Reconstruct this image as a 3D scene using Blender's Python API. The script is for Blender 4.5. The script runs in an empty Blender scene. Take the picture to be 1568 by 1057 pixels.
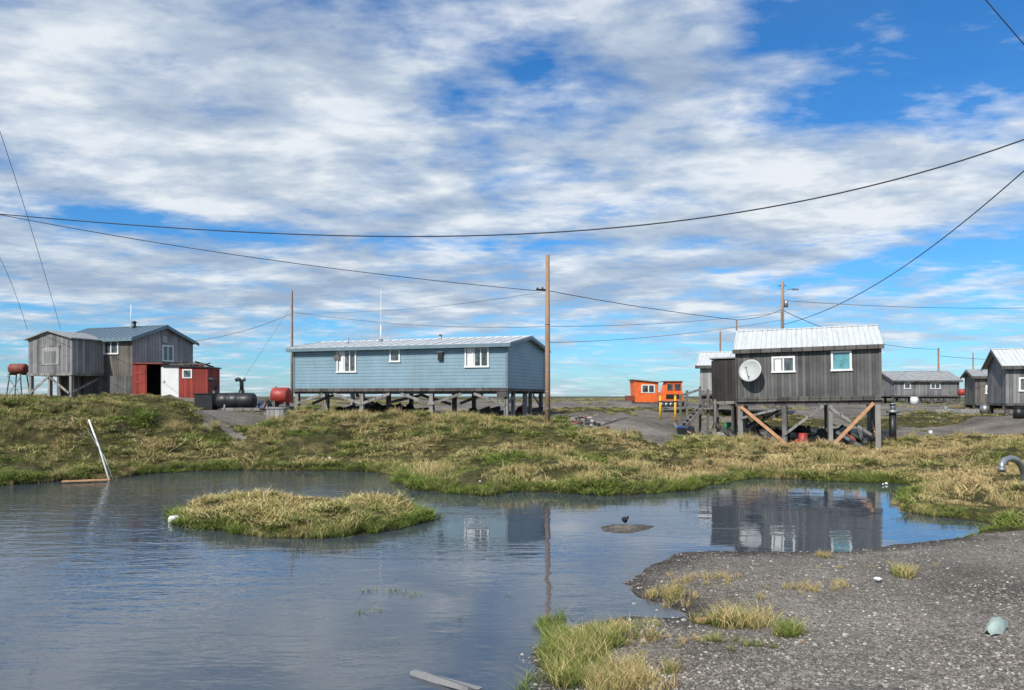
import bpy, math, random
import numpy as np
from mathutils import Vector, Matrix
random.seed(7); np.random.seed(7)
F=1130.0; CX=784.0; HZ=607.0; CZ=3.0
scene=bpy.context.scene
COL=scene.collection

# ------------------------------------------------------------------ helpers
def G(px,py,z=0.0):
    Y=(CZ-z)*F/(py-HZ); return ((px-CX)/F*Y,Y)
def XZ(px,py,Y):
    return Vector(((px-CX)/F*Y,Y,CZ+(HZ-py)/F*Y))

def sm(a,b,x):
    t=np.clip((x-a)/(b-a),0,1); return t*t*(3-2*t)
def _h(i,j,s):
    v=np.sin(i*127.1+j*311.7+s*74.7)*43758.5453
    return v-np.floor(v)
def vn(x,y,s=0):
    i=np.floor(x); j=np.floor(y); fx=x-i; fy=y-j
    fx=fx*fx*(3-2*fx); fy=fy*fy*(3-2*fy)
    a=_h(i,j,s);b=_h(i+1,j,s);c=_h(i,j+1,s);d=_h(i+1,j+1,s)
    return (a*(1-fx)+b*fx)*(1-fy)+(c*(1-fx)+d*fx)*fy
def fbm(x,y,s=0,o=4):
    r=0;a=.5;t=0
    for k in range(o):
        r=r+a*vn(x*2**k,y*2**k,s+k*13); t+=a; a*=.5
    return r/t*2-1

# ------------------------------------------------------------------ materials
def newmat(name):
    m=bpy.data.materials.new(name); m.use_nodes=True
    nt=m.node_tree; b=nt.nodes['Principled BSDF']; return m,nt,b
def N(nt,t,**k):
    n=nt.nodes.new(t)
    for a,v in k.items():
        if a.startswith('i_'):
            n.inputs[a[2:].replace('_',' ')].default_value=v
        else: setattr(n,a,v)
    return n
def ramp(nt,fac,stops):
    r=nt.nodes.new('ShaderNodeValToRGB'); e=r.color_ramp.elements
    while len(e)<len(stops): e.new(0.5)
    for k,(p,c) in enumerate(stops):
        e[k].position=p; e[k].color=(c[0],c[1],c[2],1) if not isinstance(c,(int,float)) else (c,c,c,1)
    nt.links.new(fac,r.inputs[0]); return r.outputs[0]
def mixc(nt,f,a,b,mode='MIX'):
    n=nt.nodes.new('ShaderNodeMix'); n.data_type='RGBA'; n.blend_type=mode
    for s,v in ((0,f),(6,a),(7,b)):
        if isinstance(v,bpy.types.NodeSocket): nt.links.new(v,n.inputs[s])
        else: n.inputs[s].default_value=v if s==0 else (v[0],v[1],v[2],1)
    return n.outputs[2]
def mth(nt,op,a,b=None,c=None,clamp=False):
    n=nt.nodes.new('ShaderNodeMath'); n.operation=op; n.use_clamp=clamp
    for k,v in enumerate((a,b,c)):
        if v is None: continue
        if isinstance(v,bpy.types.NodeSocket): nt.links.new(v,n.inputs[k])
        else: n.inputs[k].default_value=v
    return n.outputs[0]
def bump(nt,b,h,strength=.3,dist=.02):
    n=nt.nodes.new('ShaderNodeBump'); n.inputs['Strength'].default_value=strength; n.inputs['Distance'].default_value=dist
    nt.links.new(h,n.inputs['Height']); nt.links.new(n.outputs[0],b.inputs['Normal'])
def noise(nt,vec,scale,detail=4,rough=.55,mapping=None,dist=0):
    n=nt.nodes.new('ShaderNodeTexNoise'); n.inputs['Scale'].default_value=scale
    n.inputs['Detail'].default_value=detail; n.inputs['Roughness'].default_value=rough; n.inputs['Distortion'].default_value=dist
    if mapping:
        m=nt.nodes.new('ShaderNodeMapping'); m.inputs['Scale'].default_value=mapping
        nt.links.new(vec,m.inputs[0]); vec=m.outputs[0]
    nt.links.new(vec,n.inputs['Vector']); return n.outputs[0]

def plain(name,col,rough=.6,var=.25,scale=3,metal=0,bs=.1):
    m,nt,b=newmat(name); tc=nt.nodes.new('ShaderNodeTexCoord').outputs['Object']
    n=noise(nt,tc,scale,6,.65)
    c0=[c*(1-var) for c in col]; c1=[min(1,c*(1+var)) for c in col]
    nt.links.new(ramp(nt,n,[(.3,c0),(.7,c1)]),b.inputs['Base Color'])
    b.inputs['Roughness'].default_value=rough; b.inputs['Metallic'].default_value=metal
    bump(nt,b,noise(nt,tc,scale*8,4),bs,.01); return m
def boards(name,c0,c1,w=.18,axis='x',rough=.8,streak=1.0):
    """weathered boards; boards run vertically, spaced along axis"""
    m,nt,b=newmat(name); tc=nt.nodes.new('ShaderNodeTexCoord').outputs['Object']
    s=nt.nodes.new('ShaderNodeSeparateXYZ'); nt.links.new(tc,s.inputs[0])
    co=mth(nt,'ADD',s.outputs[0],s.outputs[1]) if axis=='x' else s.outputs[2]
    q=mth(nt,'DIVIDE',co,w); idx=mth(nt,'FLOOR',q); fr=mth(nt,'FRACT',q)
    wn=nt.nodes.new('ShaderNodeTexWhiteNoise'); wn.noise_dimensions='1D'; nt.links.new(idx,wn.inputs['W'])
    mp=(14,14,.8) if axis=='x' else (.8,.8,14)
    n=noise(nt,tc,1.0,8,.7,mp); n2=noise(nt,tc,.7,5,.6)
    f=mth(nt,'ADD',mth(nt,'MULTIPLY',wn.outputs[0],.45),mth(nt,'MULTIPLY',n,.55*streak))
    f=mth(nt,'ADD',f,mth(nt,'MULTIPLY',mth(nt,'SUBTRACT',n2,.5),1.2))
    col=ramp(nt,f,[(.15,c0),(.9,c1)])
    gap=mth(nt,'LESS_THAN',mth(nt,'MINIMUM',fr,mth(nt,'SUBTRACT',1.0,fr)),.05)
    col=mixc(nt,mth(nt,'MULTIPLY',gap,.75),col,[c*.25 for c in c0])
    nt.links.new(col,b.inputs['Base Color']); b.inputs['Roughness'].default_value=rough
    bump(nt,b,mth(nt,'SUBTRACT',n,gap),.5,.01); return m
def siding(name,col):
    m,nt,b=newmat(name); tc=nt.nodes.new('ShaderNodeTexCoord').outputs['Object']
    s=nt.nodes.new('ShaderNodeSeparateXYZ'); nt.links.new(tc,s.inputs[0])
    fr=mth(nt,'FRACT',mth(nt,'DIVIDE',s.outputs[2],.2))
    n=noise(nt,tc,.6,6,.65); st=noise(nt,tc,1.0,6,.7,(5,5,.35))
    c=ramp(nt,n,[(.3,[v*.82 for v in col]),(.7,[v*1.15 for v in col])])
    c=mixc(nt,mth(nt,'MULTIPLY',ramp(nt,st,[(.5,0),(.72,1)]),.45),c,(.2,.2,.16))
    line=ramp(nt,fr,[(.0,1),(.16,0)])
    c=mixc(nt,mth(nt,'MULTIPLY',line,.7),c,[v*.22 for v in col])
    nt.links.new(c,b.inputs['Base Color']); b.inputs['Roughness'].default_value=.5
    bump(nt,b,mth(nt,'SUBTRACT',1.0,fr),.6,.02); return m
def roofmetal(name,col,dirt):
    m,nt,b=newmat(name); tc=nt.nodes.new('ShaderNodeTexCoord').outputs['Object']
    s=nt.nodes.new('ShaderNodeSeparateXYZ'); nt.links.new(tc,s.inputs[0])
    fr=mth(nt,'FRACT',mth(nt,'DIVIDE',s.outputs[0],.25))
    n=noise(nt,tc,1.0,7,.7,(5,.5,.5)); n2=noise(nt,tc,6,5,.7)
    c=ramp(nt,n,[(.3,dirt),(.5,col)])
    c=mixc(nt,1.0,c,ramp(nt,fr,[(.0,.62),(.14,1.0),(.9,1.0),(1.0,.75)]),'MULTIPLY')
    c=mixc(nt,1.0,c,ramp(nt,n2,[(.3,.88),(.7,1.05)]),'MULTIPLY')
    nt.links.new(c,b.inputs['Base Color']); b.inputs['Roughness'].default_value=.42; return m

M={}
M['grey_boards']=boards('grey_weathered_boards',(.085,.085,.087),(.3,.3,.3),.2)
M['light_boards']=boards('light_grey_boards',(.17,.17,.168),(.42,.415,.41),.25)
M['dark_boards']=boards('dark_boards',(.038,.038,.039),(.165,.163,.16),.17)
M['brown_boards']=boards('brown_boards',(.05,.045,.04),(.2,.18,.155),.2)
M['black_boards']=boards('near_black_boards',(.012,.011,.01),(.05,.045,.04),.2)  # near-black brown board tone, used on the porch
M['blue_siding']=siding('blue_lap_siding',(.2,.315,.385))
M['red_boards']=boards('red_boards',(.16,.018,.014),(.36,.05,.035),.2)
M['timber']=boards('weathered_timber',(.1,.095,.09),(.3,.29,.27),.5,streak=1.3)
M['dark_timber']=boards('dark_timber',(.035,.032,.03),(.14,.13,.12),.5,streak=1.3)
M['new_timber']=plain('fresh_timber',(.5,.27,.14),.7,.25,5)
M['pole_wood']=boards('pole_wood',(.15,.085,.05),(.4,.25,.165),.5,streak=1.4)
M['white_metal']=roofmetal('white_roof_metal',(.6,.62,.63),(.44,.44,.43))
M['blue_metal']=roofmetal('blue_roof_metal',(.13,.2,.26),(.15,.18,.2))
M['grey_roof']=plain('grey_roofing',(.28,.29,.29),.7,.25,2)
M['white_paint']=plain('white_paint',(.72,.73,.72),.5,.08,4)
M['blue_trim']=plain('blue_grey_trim',(.14,.21,.25),.5,.2,3)
M['rust']=plain('rusty_brown',(.2,.05,.03),.7,.4,3)
M['redtank']=plain('red_tank_paint',(.33,.04,.03),.5,.35,2)
M['black']=plain('black_plastic',(.016,.017,.018),.45,.3,3)
M['steel']=plain('galvanised_steel',(.3,.32,.33),.4,.2,5,.6)
M['orange']=plain('orange_paint',(.8,.15,.03),.55,.25,2)
M['yellow']=plain('yellow_paint',(.7,.4,.03),.5,.2,3)
M['teal']=plain('teal_curtain',(.1,.3,.34),.5,.35,3)
M['dish']=plain('dish_grey',(.42,.43,.43),.5,.1,3)
M['rock']=plain('concrete_rubble',(.35,.34,.32),.9,.3,4)
M['green']=plain('green_plastic',(.03,.2,.1),.5,.2,3)
M['bluep']=plain('blue_plastic',(.03,.1,.35),.5,.2,3)
M['wire']=plain('wire_black',(.02,.022,.03),.6,.1,3)
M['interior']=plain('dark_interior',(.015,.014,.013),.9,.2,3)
M['pale']=plain('pale_plastic',(.33,.4,.37),.6,.3,7)
def glassmat():
    m,nt,b=newmat('window_glass')
    b.inputs['Roughness'].default_value=.08; b.inputs['Specular IOR Level'].default_value=.8
    tc=nt.nodes.new('ShaderNodeTexCoord').outputs['Object']
    nt.links.new(ramp(nt,noise(nt,tc,3,3),[(.35,(.02,.03,.035)),(.7,(.14,.17,.18))]),b.inputs['Base Color']); return m
M['glass']=glassmat()

# ------------------------------------------------------------------ mesh builder
class MB:
    def __init__(s): s.v=[];s.f=[];s.m=[];s.mats=[];s.sm=[]
    def mi(s,m):
        m=M[m] if isinstance(m,str) else m
        if m not in s.mats: s.mats.append(m)
        return s.mats.index(m)
    def add(s,vs,fs,m,smooth=False):
        o=len(s.v); s.v+=[tuple(v) for v in vs]; k=s.mi(m)
        for f in fs: s.f.append(tuple(i+o for i in f)); s.m.append(k); s.sm.append(smooth)
    def box(s,a,b,m):
        x0,y0,z0=a;x1,y1,z1=b
        s.add([(x0,y0,z0),(x1,y0,z0),(x1,y1,z0),(x0,y1,z0),(x0,y0,z1),(x1,y0,z1),(x1,y1,z1),(x0,y1,z1)],
          [(0,3,2,1),(4,5,6,7),(0,1,5,4),(1,2,6,5),(2,3,7,6),(3,0,4,7)],m)
    def beam(s,p,q,w,h,m):
        p=Vector(p);q=Vector(q);d=(q-p).normalized()
        up=Vector((0,0,1)) if abs(d.z)<.95 else Vector((0,1,0))
        a=d.cross(up).normalized()*w/2; b=a.cross(d).normalized()*h/2
        vs=[p-a-b,p+a-b,p+a+b,p-a+b,q-a-b,q+a-b,q+a+b,q-a+b]
        s.add(vs,[(0,3,2,1),(4,5,6,7),(0,1,5,4),(1,2,6,5),(2,3,7,6),(3,0,4,7)],m)
    def lathe(s,p,q,prof,m,n=16,smooth=True):
        p=Vector(p);q=Vector(q);d=(q-p).normalized()
        up=Vector((0,0,1)) if abs(d.z)<.95 else Vector((0,1,0))
        a=d.cross(up).normalized(); b=a.cross(d)
        vs=[];fs=[]
        for t,r in prof:
            for k in range(n):
                an=2*math.pi*k/n; vs.append(p+d*t+(a*math.cos(an)+b*math.sin(an))*r)
        for i in range(len(prof)-1):
            for k in range(n):
                k2=(k+1)%n; fs.append((i*n+k,i*n+k2,(i+1)*n+k2,(i+1)*n+k))
        fs.append(tuple(range(n))[::-1]); fs.append(tuple((len(prof)-1)*n+k for k in range(n)))
        s.add(vs,fs,m,smooth)
    def cyl(s,p,q,r0,r1,m,n=12):
        L=(Vector(q)-Vector(p)).length; s.lathe(p,q,[(0,r0),(L,r1)],m,n)
    def tube(s,pts,r,m,n=8):
        pts=[Vector(p) for p in pts]; vs=[];fs=[]
        for i,p in enumerate(pts):
            d=(pts[min(i+1,len(pts)-1)]-pts[max(i-1,0)]).normalized()
            up=Vector((0,0,1)) if abs(d.z)<.95 else Vector((0,1,0))
            a=d.cross(up).normalized(); b=a.cross(d)
            for k in range(n):
                an=2*math.pi*k/n; vs.append(p+(a*math.cos(an)+b*math.sin(an))*r)
        for i in range(len(pts)-1):
            for k in range(n):
                k2=(k+1)%n; fs.append((i*n+k,i*n+k2,(i+1)*n+k2,(i+1)*n+k))
        fs.append(tuple(range(n))[::-1]); fs.append(tuple((len(pts)-1)*n+k for k in range(n)))
        s.add(vs,fs,m,True)
    def prism(s,poly,off,m):
        n=len(poly); off=Vector(off); vs=[Vector(p) for p in poly]+[Vector(p)+off for p in poly]
        fs=[tuple(range(n))[::-1],tuple(range(n,2*n))]+[(i,(i+1)%n,(i+1)%n+n,i+n) for i in range(n)]
        s.add(vs,fs,m)
    def rock(s,c,r,m,sq=.6):
        ph=[random.random()*6 for _ in range(4)]; vs=[];fs=[];A=7;B=5
        for i in range(B+1):
            th=math.pi*i/B
            for k in range(A):
                an=2*math.pi*k/A; rr=r*(1+.25*math.sin(3*an+ph[0]+th)+.15*math.sin(2*th+ph[1]))
                vs.append((c[0]+rr*math.sin(th)*math.cos(an),c[1]+rr*math.sin(th)*math.sin(an),c[2]+rr*sq*math.cos(th)))
        for i in range(B):
            for k in range(A): fs.append((i*A+k,(i+1)*A+k,(i+1)*A+(k+1)%A,i*A+(k+1)%A))
        s.add(vs,fs,m)
    def build(s,name,parent=None):
        me=bpy.data.meshes.new(name); me.from_pydata(s.v,[],s.f)
        for m in s.mats: me.materials.append(m)
        me.polygons.foreach_set('material_index',s.m); me.polygons.foreach_set('use_smooth',s.sm)
        me.update()
        import bmesh
        bm=bmesh.new(); bm.from_mesh(me); bmesh.ops.recalc_face_normals(bm,faces=bm.faces); bm.to_mesh(me); bm.free()
        o=bpy.data.objects.new(name,me); COL.objects.link(o)
        if parent: o.parent=parent
        return o
def empty(name,loc=(0,0,0),rz=0,ry=0):
    e=bpy.data.objects.new(name,None); e.location=loc; e.rotation_euler=(0,ry,rz); e.empty_display_size=.5
    COL.objects.link(e); return e

# ------------------------------------------------------------------ terrain
pond=[(-48,23),(-30,25),G(-100,744),G(0,743),G(60,739),G(110,734),G(180,733),G(215,726),G(300,721),G(420,721),G(560,722),G(622,729),
 G(598,739),G(640,748),G(680,756),G(740,760),G(800,754),G(900,757),G(960,757),G(1060,751),G(1090,743),G(1140,733),G(1200,733),
 G(1280,737),G(1390,741),G(1412,746),G(1392,758),G(1374,770),G(1400,783),G(1440,791),G(1500,798),G(1534,803),G(1538,812),G(1490,822),
 G(1420,830),G(1300,845),G(1150,845),G(1040,846),G(1022,860),G(985,880),G(958,893),G(990,915),G(1030,930),G(1075,951),G(1030,951),
 G(960,946),G(925,955),G(865,960),G(828,982),G(818,1010),G(838,1045),G(822,1100),(0,5.2),(-1.5,3.2),(-10,-3),(-48,0)]
island=[G(268,797),G(296,784),G(350,776),G(430,775),G(520,779),G(600,782),G(652,794),G(610,810),G(560,817),G(500,824),G(420,823),G(340,813),G(290,806)]
mud=[G(922,808),G(940,803),G(975,803),G(1002,806),G(985,812),G(960,817),G(932,814)]
def sd(poly,x,y):
    d=np.full(x.shape,1e9); ins=np.zeros(x.shape,bool); n=len(poly)
    for i in range(n):
        ax,ay=poly[i]; bx,by=poly[(i+1)%n]; ex,ey=bx-ax,by-ay
        t=np.clip(((x-ax)*ex+(y-ay)*ey)/(ex*ex+ey*ey),0,1)
        d=np.minimum(d,np.hypot(x-ax-t*ex,y-ay-t*ey))
        c=((ay>y)!=(by>y))&(x<(bx-ax)*(y-ay)/((by-ay) if by!=ay else 1e-9)+ax); ins^=c
    return np.where(ins,d,-d)
ctrl=[(-120,614,34),(0,614,34),(150,616,35),(250,623,36),(330,660,34),(370,658,35),(430,652,35),(500,644,38),(600,642,38),(700,645,38),(840,650,37),
 (900,660,36),(960,670,36),(1010,684,35),(1100,682,34),(1150,686,35),(1200,687,36),(1340,692,36),(1460,684,36),(1568,678,36),(1700,670,36),
 (0,607,50),(150,607,52),(300,608,52),(-100,607,60),(350,628,42),(430,629,44),(560,637,46),(700,640,44),(800,640,44),(480,634,48),(640,630,56),(900,634,46),(960,613,75),(1060,627,60),
 (1090,660,44),(1250,676,41),(1400,660,44),(1500,632,58),(1568,638,46),(1420,619,90),(310,662,33),
 (430,658,33),(500,694,29),(560,662,33),(600,668,32),(640,705,28.5),(700,694,28),(820,704,27),(1000,716,27),(1200,712,30),(1400,720,29),(1500,726,27),(200,675,29),(60,672,28),(130,642,31)]
C=[]
for px,py,Y in ctrl:
    p=XZ(px,py,Y); C.append((p.x,p.y,p.z))
C+=[(10,17,.35),(14,19,.5),(20,22,.9),(9,11,.2),(5,12,.2),(3.5,8,.3),(6,7,.45),(9,7,.6),(2.5,5,.7),(0,0,1.42),(5,2,1.3),(-2,-2,1.4),(12,12,.4),(20,12,.8)]
for Yf in (110,200,500,1500,3500):
    for xr in (-1.4,-.8,-.4,0,.4,.8,1.4): C.append((xr*Yf,Yf,2.5 if abs(xr)<.5 and Yf==110 else 2.25))
C=np.array(C)
def elev(x,y):
    num=0;den=0
    for cx,cy,cz in C:
        s=1+.03*max(cy-40,0)
        w=1.0/(((x-cx)**2+(y-cy)**2)/s**2+.6)**1.8; num=num+w*cz; den=den+w
    return num/den
def gravel_mask(x,y):
    n=fbm(x*.5,y*.5,5)*1.0
    near=sm(16.0,15.0,y+n*.5)
    line=np.where(x>3.4,39.6,np.where(x>-12.5,42.5,np.where(x>-17.5,36.5,48)))
    yard=sm(line-.6,line+.6,y+n*1.4)*(1-.85*sm(55,85,y)*sm(-.4,.15,fbm(x*.06,y*.03,9)))
    yard=yard*(1-.8*sm(.12,.3,fbm(x*.16,y*.12,14,3))*(y>46))
    track=sm(1.3,.3,np.abs(x-(6.9+.25*(y-36)))+n*.8)*sm(33,35,y)
    path=sm(1.1,.2,np.abs(x+13.6+.9*(y-35))+n*1.3)*sm(32.5,34,y)*sm(37.5,36,y)
    return np.clip(np.maximum(np.maximum(near,yard),np.maximum(track,path)),0,1)
def land(x,y):
    dp=-sd(pond,x,y); di=sd(island,x,y); dm=sd(mud,x,y)
    j=fbm(x*1.6,y*1.6,3)*.2; j2=fbm(x*.7,y*.7,4,3)*.4*sm(14,20,y)
    return dp+j*.8+j2,di+j+j2*.6,dm+j*.4
def H(x,y,full=False):
    x=np.asarray(x,float);y=np.asarray(y,float)
    dp,di,dm=land(x,y); g=gravel_mask(x,y)
    E=elev(x,y); w=np.where(y>18,np.where(x<-8,5.5,7.0),2.6)
    edge=.2*(1-g)
    prof=sm(0,1,np.clip((dp/w)**.8,0,1))*.7+.3*np.clip(dp/w,0,1)
    z1=edge*sm(0,.3,dp)+(E-edge)*prof
    hum=np.abs(fbm(x*.55,y*.55,21,3)); hum=.25-hum*1.1
    rough=(hum*.65+fbm(x*.3,y*.3,24,2)*.26+fbm(x*1.7,y*1.7,22,3)*.22)*(1-g)+fbm(x*.6,y*.6,31)*.07*g
    z1=z1+rough*sm(0,2.5,dp)*np.where(y>60,.45,1)
    zi=.13*sm(0,.3,di)+.22*sm(0,1.1,di)+fbm(x*1.3,y*1.3,41)*.2*sm(0,.6,di)
    zm=.05*sm(0,.3,dm)
    zw=-.5*sm(0,2.5,-np.maximum(np.maximum(dp,di),dm))
    z=np.where(dp>0,np.maximum(z1,.004),np.where(di>0,np.maximum(zi,.004),np.where(dm>0,zm,zw)))
    if full: return z,dp,di,dm,g
    return z
def h1(x,y): return float(H(np.array([x]),np.array([y]))[0])

def axis(segs):
    r=[segs[0][0]]
    for a,b,st in segs:
        n=max(1,int(round((b-a)/st))); r+=list(np.linspace(a,b,n+1)[1:])
    return np.array(r)
xs=axis([(-5000,-1000,800),(-1000,-200,100),(-200,-60,10),(-60,-28,1),(-28,27,.18),(27,60,1),(60,200,10),(200,1000,100),(1000,5000,800)])
ys=axis([(-60,-5,6),(-5,4,.6),(4,40,.16),(40,70,.7),(70,140,3),(140,500,20),(500,1500,200),(1500,6000,900)])
XX,YY=np.meshgrid(xs,ys)
Z,dp,di,dm,g=H(XX.ravel(),YY.ravel(),True)
nx,ny=len(xs),len(ys)
verts=np.stack([XX.ravel(),YY.ravel(),Z],1)
ii=(np.arange(ny-1)[:,None]*nx+np.arange(nx-1)[None,:]).ravel()
faces=np.stack([ii,ii+1,ii+1+nx,ii+nx],1)
me=bpy.data.meshes.new('ground'); me.vertices.add(len(verts)); me.vertices.foreach_set('co',verts.ravel())
me.loops.add(faces.size); me.loops.foreach_set('vertex_index',faces.ravel())
me.polygons.add(len(faces)); me.polygons.foreach_set('loop_start',np.arange(0,faces.size,4)); me.polygons.foreach_set('loop_total',np.full(len(faces),4))
me.polygons.foreach_set('use_smooth',np.ones(len(faces),bool)); me.update(); me.validate()
a=me.attributes.new('gravel','FLOAT','POINT'); a.data.foreach_set('value',np.where((di>-.3),0,np.where(dm>-.5,1,g)).astype(np.float32))
ground=bpy.data.objects.new('ground',me); COL.objects.link(ground)
m,nt,b=newmat('ground_soil_and_gravel')
geo=nt.nodes.new('ShaderNodeNewGeometry').outputs['Position']
at=N(nt,'ShaderNodeAttribute',attribute_name='gravel')
n1=noise(nt,geo,.35,6,.6); n2=noise(nt,geo,6,6,.7); n3=noise(nt,geo,45,3,.7)
vo=N(nt,'ShaderNodeTexVoronoi',i_Scale=34.0); nt.links.new(geo,vo.inputs['Vector'])
vo2=N(nt,'ShaderNodeTexVoronoi',i_Scale=75.0); nt.links.new(geo,vo2.inputs['Vector'])
sp=nt.nodes.new('ShaderNodeSeparateColor'); nt.links.new(vo.outputs['Color'],sp.inputs[0])
sp2=nt.nodes.new('ShaderNodeSeparateColor'); nt.links.new(vo2.outputs['Color'],sp2.inputs[0])
gr=ramp(nt,n1,[(.32,(.105,.09,.074)),(.5,(.19,.17,.145)),(.68,(.27,.245,.21))])
st=mth(nt,'ADD',mth(nt,'MULTIPLY',sp.outputs[0],.5),mth(nt,'MULTIPLY',sp2.outputs[1],.5))
gr=mixc(nt,1.0,gr,ramp(nt,st,[(.08,.4),(.4,.85),(.7,1.2),(.93,1.9)]),'MULTIPLY')
gr=mixc(nt,1.0,gr,ramp(nt,n2,[(.3,.68),(.7,1.28)]),'MULTIPLY')
soil=ramp(nt,noise(nt,geo,1.8,8,.7),[(.3,(.03,.026,.012)),(.5,(.07,.068,.024)),(.62,(.14,.112,.045)),(.75,(.21,.16,.078))])
soil=mixc(nt,1.0,soil,ramp(nt,n2,[(.3,.55),(.7,1.35)]),'MULTIPLY')
fac=mth(nt,'ADD',at.outputs['Fac'],mth(nt,'MULTIPLY',mth(nt,'SUBTRACT',n2,.5),.6))
fac=mth(nt,'ADD',fac,mth(nt,'MULTIPLY',mth(nt,'SUBTRACT',noise(nt,geo,.9,4,.6),.5),.35))
col=mixc(nt,ramp(nt,fac,[(.42,0),(.62,1)]),soil,gr)
sz=nt.nodes.new('ShaderNodeSeparateXYZ'); nt.links.new(geo,sz.inputs[0])
wet=ramp(nt,mth(nt,'ADD',sz.outputs[2],mth(nt,'MULTIPLY',n2,.06)),[(.02,.34),(.1,1.0)])
col=mixc(nt,1.0,col,wet,'MULTIPLY')
nt.links.new(col,b.inputs['Base Color']); b.inputs['Roughness'].default_value=.9; b.inputs['Specular IOR Level'].default_value=.2
hh=mth(nt,'ADD',mth(nt,'MULTIPLY',mth(nt,'SUBTRACT',1.0,vo.outputs['Distance']),.8),mth(nt,'ADD',mth(nt,'MULTIPLY',n2,1.4),mth(nt,'MULTIPLY',n3,.6)))
bump(nt,b,hh,.9,.035)
me.materials.append(m)

# ------------------------------------------------------------------ water
mb=MB(); mb.add([(-60,-8,0),(24,-8,0),(24,31,0),(-60,31,0)],[(0,1,2,3)],'black')
water=mb.build('water')
m,nt,b=newmat('pond_water')
geo=nt.nodes.new('ShaderNodeNewGeometry').outputs['Position']
w1=noise(nt,geo,1.0,3,.5,(.9,2.8,1),.4); w2=noise(nt,geo,1.0,2,.5,(3.5,9,1),.3); w3=noise(nt,geo,.16,3,.5,(1,1.6,1))
sx=nt.nodes.new('ShaderNodeSeparateXYZ'); nt.links.new(geo,sx.inputs[0])
left=ramp(nt,mth(nt,'MULTIPLY_ADD',sx.outputs[0],-.06,.1),[(.15,0),(.8,.95)])
amp=mth(nt,'ADD',ramp(nt,w3,[(.42,.08),(.66,.7)]),left)
hh=mth(nt,'ADD',mth(nt,'MULTIPLY',w1,.8),mth(nt,'MULTIPLY',w2,.28)); hh=mth(nt,'MULTIPLY',hh,amp)
b.inputs['Base Color'].default_value=(.05,.064,.082,1); b.inputs['Roughness'].default_value=.012; b.inputs['IOR'].default_value=1.78
bump(nt,b,hh,.4,.05)
water.data.materials.clear(); water.data.materials.append(m)

# ------------------------------------------------------------------ grass
def grass_mat(name,g0,g1,s0,s1):
    m,nt,b=newmat(name)
    t=N(nt,'ShaderNodeAttribute',attribute_name='t').outputs['Fac']; r=N(nt,'ShaderNodeAttribute',attribute_name='r').outputs['Fac']
    dry=N(nt,'ShaderNodeAttribute',attribute_name='dry',attribute_type='INSTANCER').outputs['Fac']
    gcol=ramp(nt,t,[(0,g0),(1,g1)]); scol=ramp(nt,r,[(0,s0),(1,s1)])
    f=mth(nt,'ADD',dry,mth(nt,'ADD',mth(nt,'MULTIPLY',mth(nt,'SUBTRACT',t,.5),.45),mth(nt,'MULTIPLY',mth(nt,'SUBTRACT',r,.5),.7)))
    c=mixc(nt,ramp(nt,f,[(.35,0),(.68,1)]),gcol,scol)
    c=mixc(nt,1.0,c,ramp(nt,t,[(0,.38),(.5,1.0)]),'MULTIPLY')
    nt.links.new(c,b.inputs['Base Color']); b.inputs['Roughness'].default_value=.7; b.inputs['Specular IOR Level'].default_value=.15
    return m
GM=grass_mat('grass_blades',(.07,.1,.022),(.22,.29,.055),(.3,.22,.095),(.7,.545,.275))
def tuft(name,nb,rad,h,w,lean,mat):
    vs=[];fs=[];T=[];R=[]
    for k in range(nb):
        an=random.random()*6.283; rr=rad*math.sqrt(random.random()); bx,by=rr*math.cos(an),rr*math.sin(an)
        hh=h*random.uniform(.45,1.1); la=random.random()*6.283; le=lean*random.uniform(.2,1.2)*hh+min(rr,.2)*.4
        dx,dy=math.cos(la)*le,math.sin(la)*le; wa=random.random()*3.14; r=random.random()
        wx,wy=math.cos(wa)*w/2,math.sin(wa)*w/2; o=len(vs)
        for t,ws in ((0,1),(.5,.85)):
            cx,cy,cz=bx+dx*t*t,by+dy*t*t,hh*(t-.25*lean*t*t)-.03
            vs+=[(cx-wx*ws,cy-wy*ws,cz),(cx+wx*ws,cy+wy*ws,cz)]; T+=[t,t]; R+=[r,r]
        vs.append((bx+dx,by+dy,hh*(1-.25*lean)-.03)); T.append(1); R.append(r)
        fs+=[(o,o+1,o+3,o+2),(o+2,o+3,o+4)]
    me=bpy.data.meshes.new(name); me.from_pydata(vs,[],fs); me.materials.append(mat)
    a=me.attributes.new('t','FLOAT','POINT'); a.data.foreach_set('value',T)
    a=me.attributes.new('r','FLOAT','POINT'); a.data.foreach_set('value',R)
    return bpy.data.objects.new(name,me)
def tmpl(name,objs):
    c=bpy.data.collections.new(name)
    for o in objs: c.objects.link(o)
    return c
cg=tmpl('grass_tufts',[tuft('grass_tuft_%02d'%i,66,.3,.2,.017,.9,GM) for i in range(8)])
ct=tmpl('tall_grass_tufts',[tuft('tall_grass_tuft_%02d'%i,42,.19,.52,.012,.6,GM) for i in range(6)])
cn=tmpl('foreground_grass_tufts',[tuft('foreground_tuft_%02d'%i,60,.1,.3,.006,.7,GM) for i in range(5)])
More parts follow.
